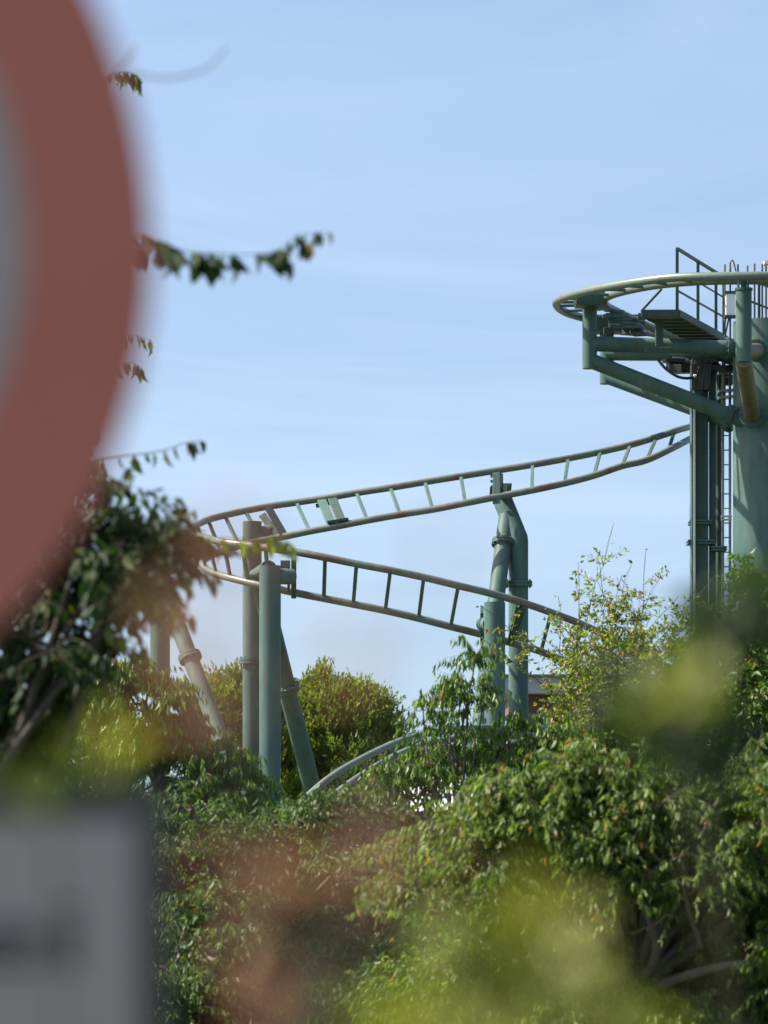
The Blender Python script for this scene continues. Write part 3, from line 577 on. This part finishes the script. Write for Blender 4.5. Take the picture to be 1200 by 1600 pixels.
T7, n = tree('cherry_tree', 'broad olive green cherry tree with drooping leaves filling the lower right', 'tree', 1010, 20.5,
     scatter([(780, 1345, 21, 50), (800, 1275, 20.5, 34), (870, 1270, 20.5, 48), (900, 1215, 20.5, 26), (940, 1235, 20.5, 26), (960, 1300, 20.5, 45), (1065, 1260, 20.5, 48), (1100, 1310, 20.5, 60), (1170, 1280, 20.5, 70), (745, 1290, 20.8, 20), (830, 1225, 20.5, 18), (1010, 1215, 20.5, 20), (1120, 1225, 20.5, 26), (1165, 1215, 20.5, 24), (985, 1250, 20.5, 24), (700, 1400, 21, 80), (830, 1400, 20.5, 95), (960, 1370, 20.6, 85), (1100, 1390, 20.6, 100), (1190, 1400, 20.5, 90), (720, 1510, 21, 100), (870, 1520, 20.5, 120), (1020, 1510, 20.5, 120), (1160, 1530, 20.5, 130), (940, 1610, 20.5, 120), (760, 1620, 20.8, 110), (1110, 1640, 20.5, 120), (1280, 1480, 21, 130)], 4, .5, 1.6),
     L_OL, .063, .28, 1.0, .42, .35, ncl=100, ntw=8, tl=.36, per=17, tpl=LF_FULL, group=CH, trunk_r=.08, depth=1.1); tot += n
b = MB()
for ln, r in (([(1095, 1480, 20.2), (1075, 1420, 20), (1066, 1385, 19.9), (1040, 1355, 19.85), (1008, 1322, 19.8)], .016), ([(1040, 1355, 19.85), (1058, 1340, 19.8), (1080, 1336, 19.8), (1102, 1350, 19.8)], .010), ([(1066, 1385, 19.9), (1070, 1360, 19.8), (1066, 1340, 19.8), (1078, 1322, 19.8)], .007),
              ([(1060, 1440, 20), (1050, 1430, 19.8), (1020, 1445, 19.8), (985, 1460, 19.8)], .008)):
    pts = spline([P(q[0], q[1], q[2]+.28) for q in ln], 5); pts = [q+Vector((rnd.gauss(0, .004), 0, rnd.gauss(0, .004))) for q in pts]; b.tube(pts, [r*(1-.6*i/(len(pts)-1)) for i in range(len(pts))], 8)
b.build('branch', BARK, T7)
_, n = tree('broadleaf_tree', 'leafy green tree at the right edge in front of the coaster tower', 'tree', 1190, 29,
     [(1165, 1010, 29, 45), (1200, 960, 29, 50), (1150, 945, 29, 26), (1120, 985, 29, 26), (1185, 905, 29, 26), (1100, 1040, 29, 30), (1130, 1080, 29, 55), (1190, 1080, 29, 70), (1110, 1150, 29, 55), (1180, 1170, 29, 80), (1080, 1200, 29, 50), (1160, 1250, 29, 80), (1260, 1080, 29, 110), (1040, 1240, 29, 45)],
     L_CH, .08, .42, .6, .6, .35, ncl=40, ntw=6, tl=.3, per=9, depth=1.1); tot += n
BG = 'bright green bushes behind the coaster posts'
for lab, bx, bl in (('round bright green bush behind the vertical posts', 350, [(330, 1110, 74, 30), (352, 1080, 74, 12), (376, 1088, 74, 14), (362, 1115, 74, 42), (400, 1150, 74, 60), (340, 1180, 74, 70), (400, 1240, 74, 80)]),
                    ('domed bright green bush right of the raking brace', 520, [(513, 1080, 76, 13), (488, 1098, 76, 14), (556, 1100, 76, 15), (592, 1116, 76, 12), (608, 1140, 76, 14), (500, 1120, 76, 38), (530, 1125, 76, 42), (470, 1145, 76, 50), (570, 1135, 76, 42), (530, 1180, 76, 80), (600, 1165, 76, 35), (460, 1220, 76, 70), (590, 1220, 76, 65), (530, 1270, 76, 90)]),):
    _, n = tree('evergreen_bush', lab, 'bush', bx, bl[0][2], bl, L_BR, .13, .4, -.5, .5, -.25, ncl=36, ntw=9, tl=.45, per=9, tpl=LF_LO, group=BG, tang=.7, upb=.8, trunk_r=.15, depth=1.0); tot += n
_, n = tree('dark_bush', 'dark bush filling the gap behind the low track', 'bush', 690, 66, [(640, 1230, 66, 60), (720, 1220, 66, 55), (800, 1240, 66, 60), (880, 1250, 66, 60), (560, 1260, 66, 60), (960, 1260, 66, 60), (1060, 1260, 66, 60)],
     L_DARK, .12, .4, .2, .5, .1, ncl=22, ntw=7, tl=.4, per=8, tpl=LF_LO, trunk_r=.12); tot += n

# sparse yellowing shrub with long upright shoots
bs = P(950, HZ, 35); bs.z = 0
SB = thing('yellowing_shrub', bs, 'airy yellowing shrub of thin upright shoots and red tinged leaves under the service platform', 'shrub')
tips = [(958, 818), (1006, 852), (905, 880), (872, 930), (985, 880), (940, 880), (1030, 900), (862, 960), (850, 1000), (1060, 930), (925, 930), (1000, 930), (965, 900), (890, 985), (945, 960), (1020, 960), (1075, 985), (870, 1040), (910, 1010), (980, 990),
        (1045, 1000), (1090, 930), (1120, 900), (1105, 1010), (830, 1060), (885, 1080), (930, 1060), (1010, 1040), (1070, 1050), (855, 1110), (960, 1090), (900, 1130), (1030, 1100), (1100, 1090), (810, 1120), (940, 1150), (990, 1160), (1060, 1150), (870, 1170), (915, 1190), (1135, 960), (1085, 1110), (748, 945), (1150, 930), (1180, 905)]
b = MB(); paths = []; hub = P(950, 1210, 35)
b.tube(spline([bs, (bs+hub)/2+Vector((.06, 0, 0)), hub], 4), .035, 8)
tips += [(x+rnd.randint(-34, 34), y+rnd.randint(15, 60)) for x, y in tips if y > 870]
for k, (tx, ty) in enumerate(tips):
    Y = 35+rnd.uniform(-1.0, 1.0); tip = P(tx, ty, Y); st = hub+Vector((rnd.uniform(-.5, .5), rnd.uniform(-.4, .4), rnd.uniform(-.8, .1))); md = st.lerp(tip, .5)+Vector(((st.x-tip.x)*.22, 0, .12))
    pts = spline([hub-Z*.3, st, md, tip], 6); pts = [q+Vector((rnd.gauss(0, .012), 0, rnd.gauss(0, .012))) for q in pts]
    b.tube(pts, [.012*(1-.82*i/(len(pts)-1)) for i in range(len(pts))], 6)
    arr = np.array([tuple(q) for q in pts])
    ii = np.linspace(6, len(pts)-1, 9).astype(int); main = arr[ii]; paths.append(main)
    for q in range(20):      # side twigs
        i = rnd.randint(7, len(pts)-3); s0 = arr[i]; d = unit(np.array([[rnd.uniform(-1, 1), rnd.uniform(-.8, .8), rnd.uniform(.1, 1.1)]]))[0]
        ln = rnd.uniform(.12, .42); t = np.linspace(0, 1, 9)[:, None]; paths.append(s0+d*ln*t+np.array([0, 0, -.06])*ln*t*t*3)
b.build('stems', TWIG, SB); pa = np.stack(paths)
twig_mesh('twigs', pa, np.full(len(pa), .0045), TWIG, SB)
p, dr, l, w = leaf_on(pa, 17, .058, .5, .15, .8, .35, .15); p = p+rng.normal(size=p.shape)*.012; kp = rng.random(len(p)) < .9
leaves('leaves', p[kp], dr[kp], l[kp], w[kp], L_SH, SB, LF_MID); tot += len(p)

# ------------------------------------------------------------------ close, strongly blurred sprigs
def near_bush(name, label, bx, Y, clumps, lm, llen, asp, tag_cat='shrub', dens=1.0):
    bs = P(bx, HZ, Y); bs.z = 0; root = thing(name, bs, label, tag_cat); b = MB(); ps = []; ds = []; ls = []
    hubc = sum((P(q[0], q[1], q[2]) for q in clumps), Vector((0, 0, 0)))/len(clumps); hubc.z = min(P(q[0], q[1], q[2]).z for q in clumps)-.02
    b.tube(spline([bs, bs.lerp(hubc, .5)+Vector((.02, .03, 0)), hubc], 6), .0012, 8)
    for (x, y, yy, r, n) in clumps:
        c = P(x, y, yy); R_ = r*yy/F; b.tube(spline([hubc, hubc.lerp(c, .5)+Vector((rnd.uniform(-.005, .005), .02, -.01)), c], 5), .0005, 6)
        n = int(n*dens); u = sph(n)*(rng.random((n, 1))**.5)*R_; q = np.array(c)+u; ps.append(q); ds.append(u/R_*.6+sph(n)*.6+np.array([[0, 0, -.3]])); ls.append(np.full(n, llen)*rng.uniform(.6, 1.2, n))
    b.build('stems', TWIG, root); l = np.concatenate(ls)
    leaves('leaves', np.vstack(ps), np.vstack(ds), l, l*asp, lm, root, LF_FULL); return root
near_bush('hedge_sprig', 'blurred lime green sprig close to the camera at the right edge, above the dark sprig', 1500, 1.5, [(1075, 1035, 1.5, 32, 5), (1100, 1072, 1.5, 28, 4), (1050, 1085, 1.5, 20, 2)], L_FY, .02, .6)
near_bush('hedge_sprig', 'blurred dark green sprig at the right edge in front of the tower foot', 1600, 2.3, [(1000, 1105, 2.2, 45, 24), (1060, 1130, 2.2, 60, 46), (1110, 1170, 2.2, 45, 30), (1090, 950, 2.2, 40, 22), (1140, 960, 2.2, 50, 40), (1185, 890, 2.2, 30, 8), (1180, 970, 2.2, 45, 18), (940, 1085, 2.2, 30, 6), (1050, 1180, 2.3, 40, 10), (1090, 1020, 2.2, 50, 32), (1250, 1000, 2.2, 60, 20)], L_FD, .026, .55)
near_bush('hedge_sprig', 'blurred lime green sprigs spread along the bottom centre, close to the camera', 840, 1.3, [(840, 1450, 1.25, 80, 13), (760, 1410, 1.25, 60, 4), (930, 1520, 1.25, 85, 11), (1010, 1580, 1.25, 60, 5), (800, 1560, 1.25, 90, 9), (640, 1585, 1.2, 45, 12), (720, 1600, 1.2, 70, 9)], L_FY, .022, .55)
near_bush('hedge_sprig', 'blurred lime green sprig poking over the top of the text plate', 60, 1.42, [(150, 1180, 1.65, 32, 12), (105, 1192, 1.65, 22, 6), (192, 1172, 1.65, 16, 5), (10, 1222, 1.65, 30, 4), (-40, 1215, 1.65, 50, 4)], L_FY, .022, .55)
near_bush('red_leaved_sprig', 'strongly blurred reddish sprigs left of the bottom centre, very close to the camera', 450, 1.15, [(390, 1370, 1.1, 45, 4), (440, 1340, 1.1, 35, 2), (400, 1560, 1.1, 50, 5), (470, 1530, 1.1, 50, 2), (560, 1290, 1.15, 60, 3), (600, 1350, 1.15, 60, 2), (330, 1140, 1.1, 40, 2), (275, 960, 1.1, 30, 1), (560, 960, 1.0, 40, 1), (300, 1010, 1.0, 40, 2), (300, 930, .85, 60, 3), (320, 1070, .85, 45, 3), (570, 990, .85, 30, 1), (335, 835, .85, 40, 2), (700, 800, .85, 20, 1), (660, 1290, .9, 40, 3), (620, 1260, 1.1, 50, 2), (400, 1450, 1.1, 50, 2)], L_FR, .016, .5)

# ------------------------------------------------------------------ grass on the ground
n = 26000; gx = rng.uniform(-6, 7, n); gy = rng.uniform(15, 62, n); gp = np.stack([gx, gy, np.full(n, .0)], 1)
gr = bpy.data.objects.new('g', None); gr['org'] = [0, 0, 0]
go = leaves('grass', gp, np.stack([rng.normal(0, .3, n), rng.normal(0, .3, n), np.ones(n)], 1), rng.uniform(.05, .16, n), rng.uniform(.008, .016, n), GRASSB, gr, LF_LO)
go.parent = None; bpy.data.objects.remove(gr); tag(go, 'rough green grass growing under the trees', 'grass', kind='stuff')
for o in bpy.data.objects:
    if 'org' in o: del o['org']
print('leaves', tot)
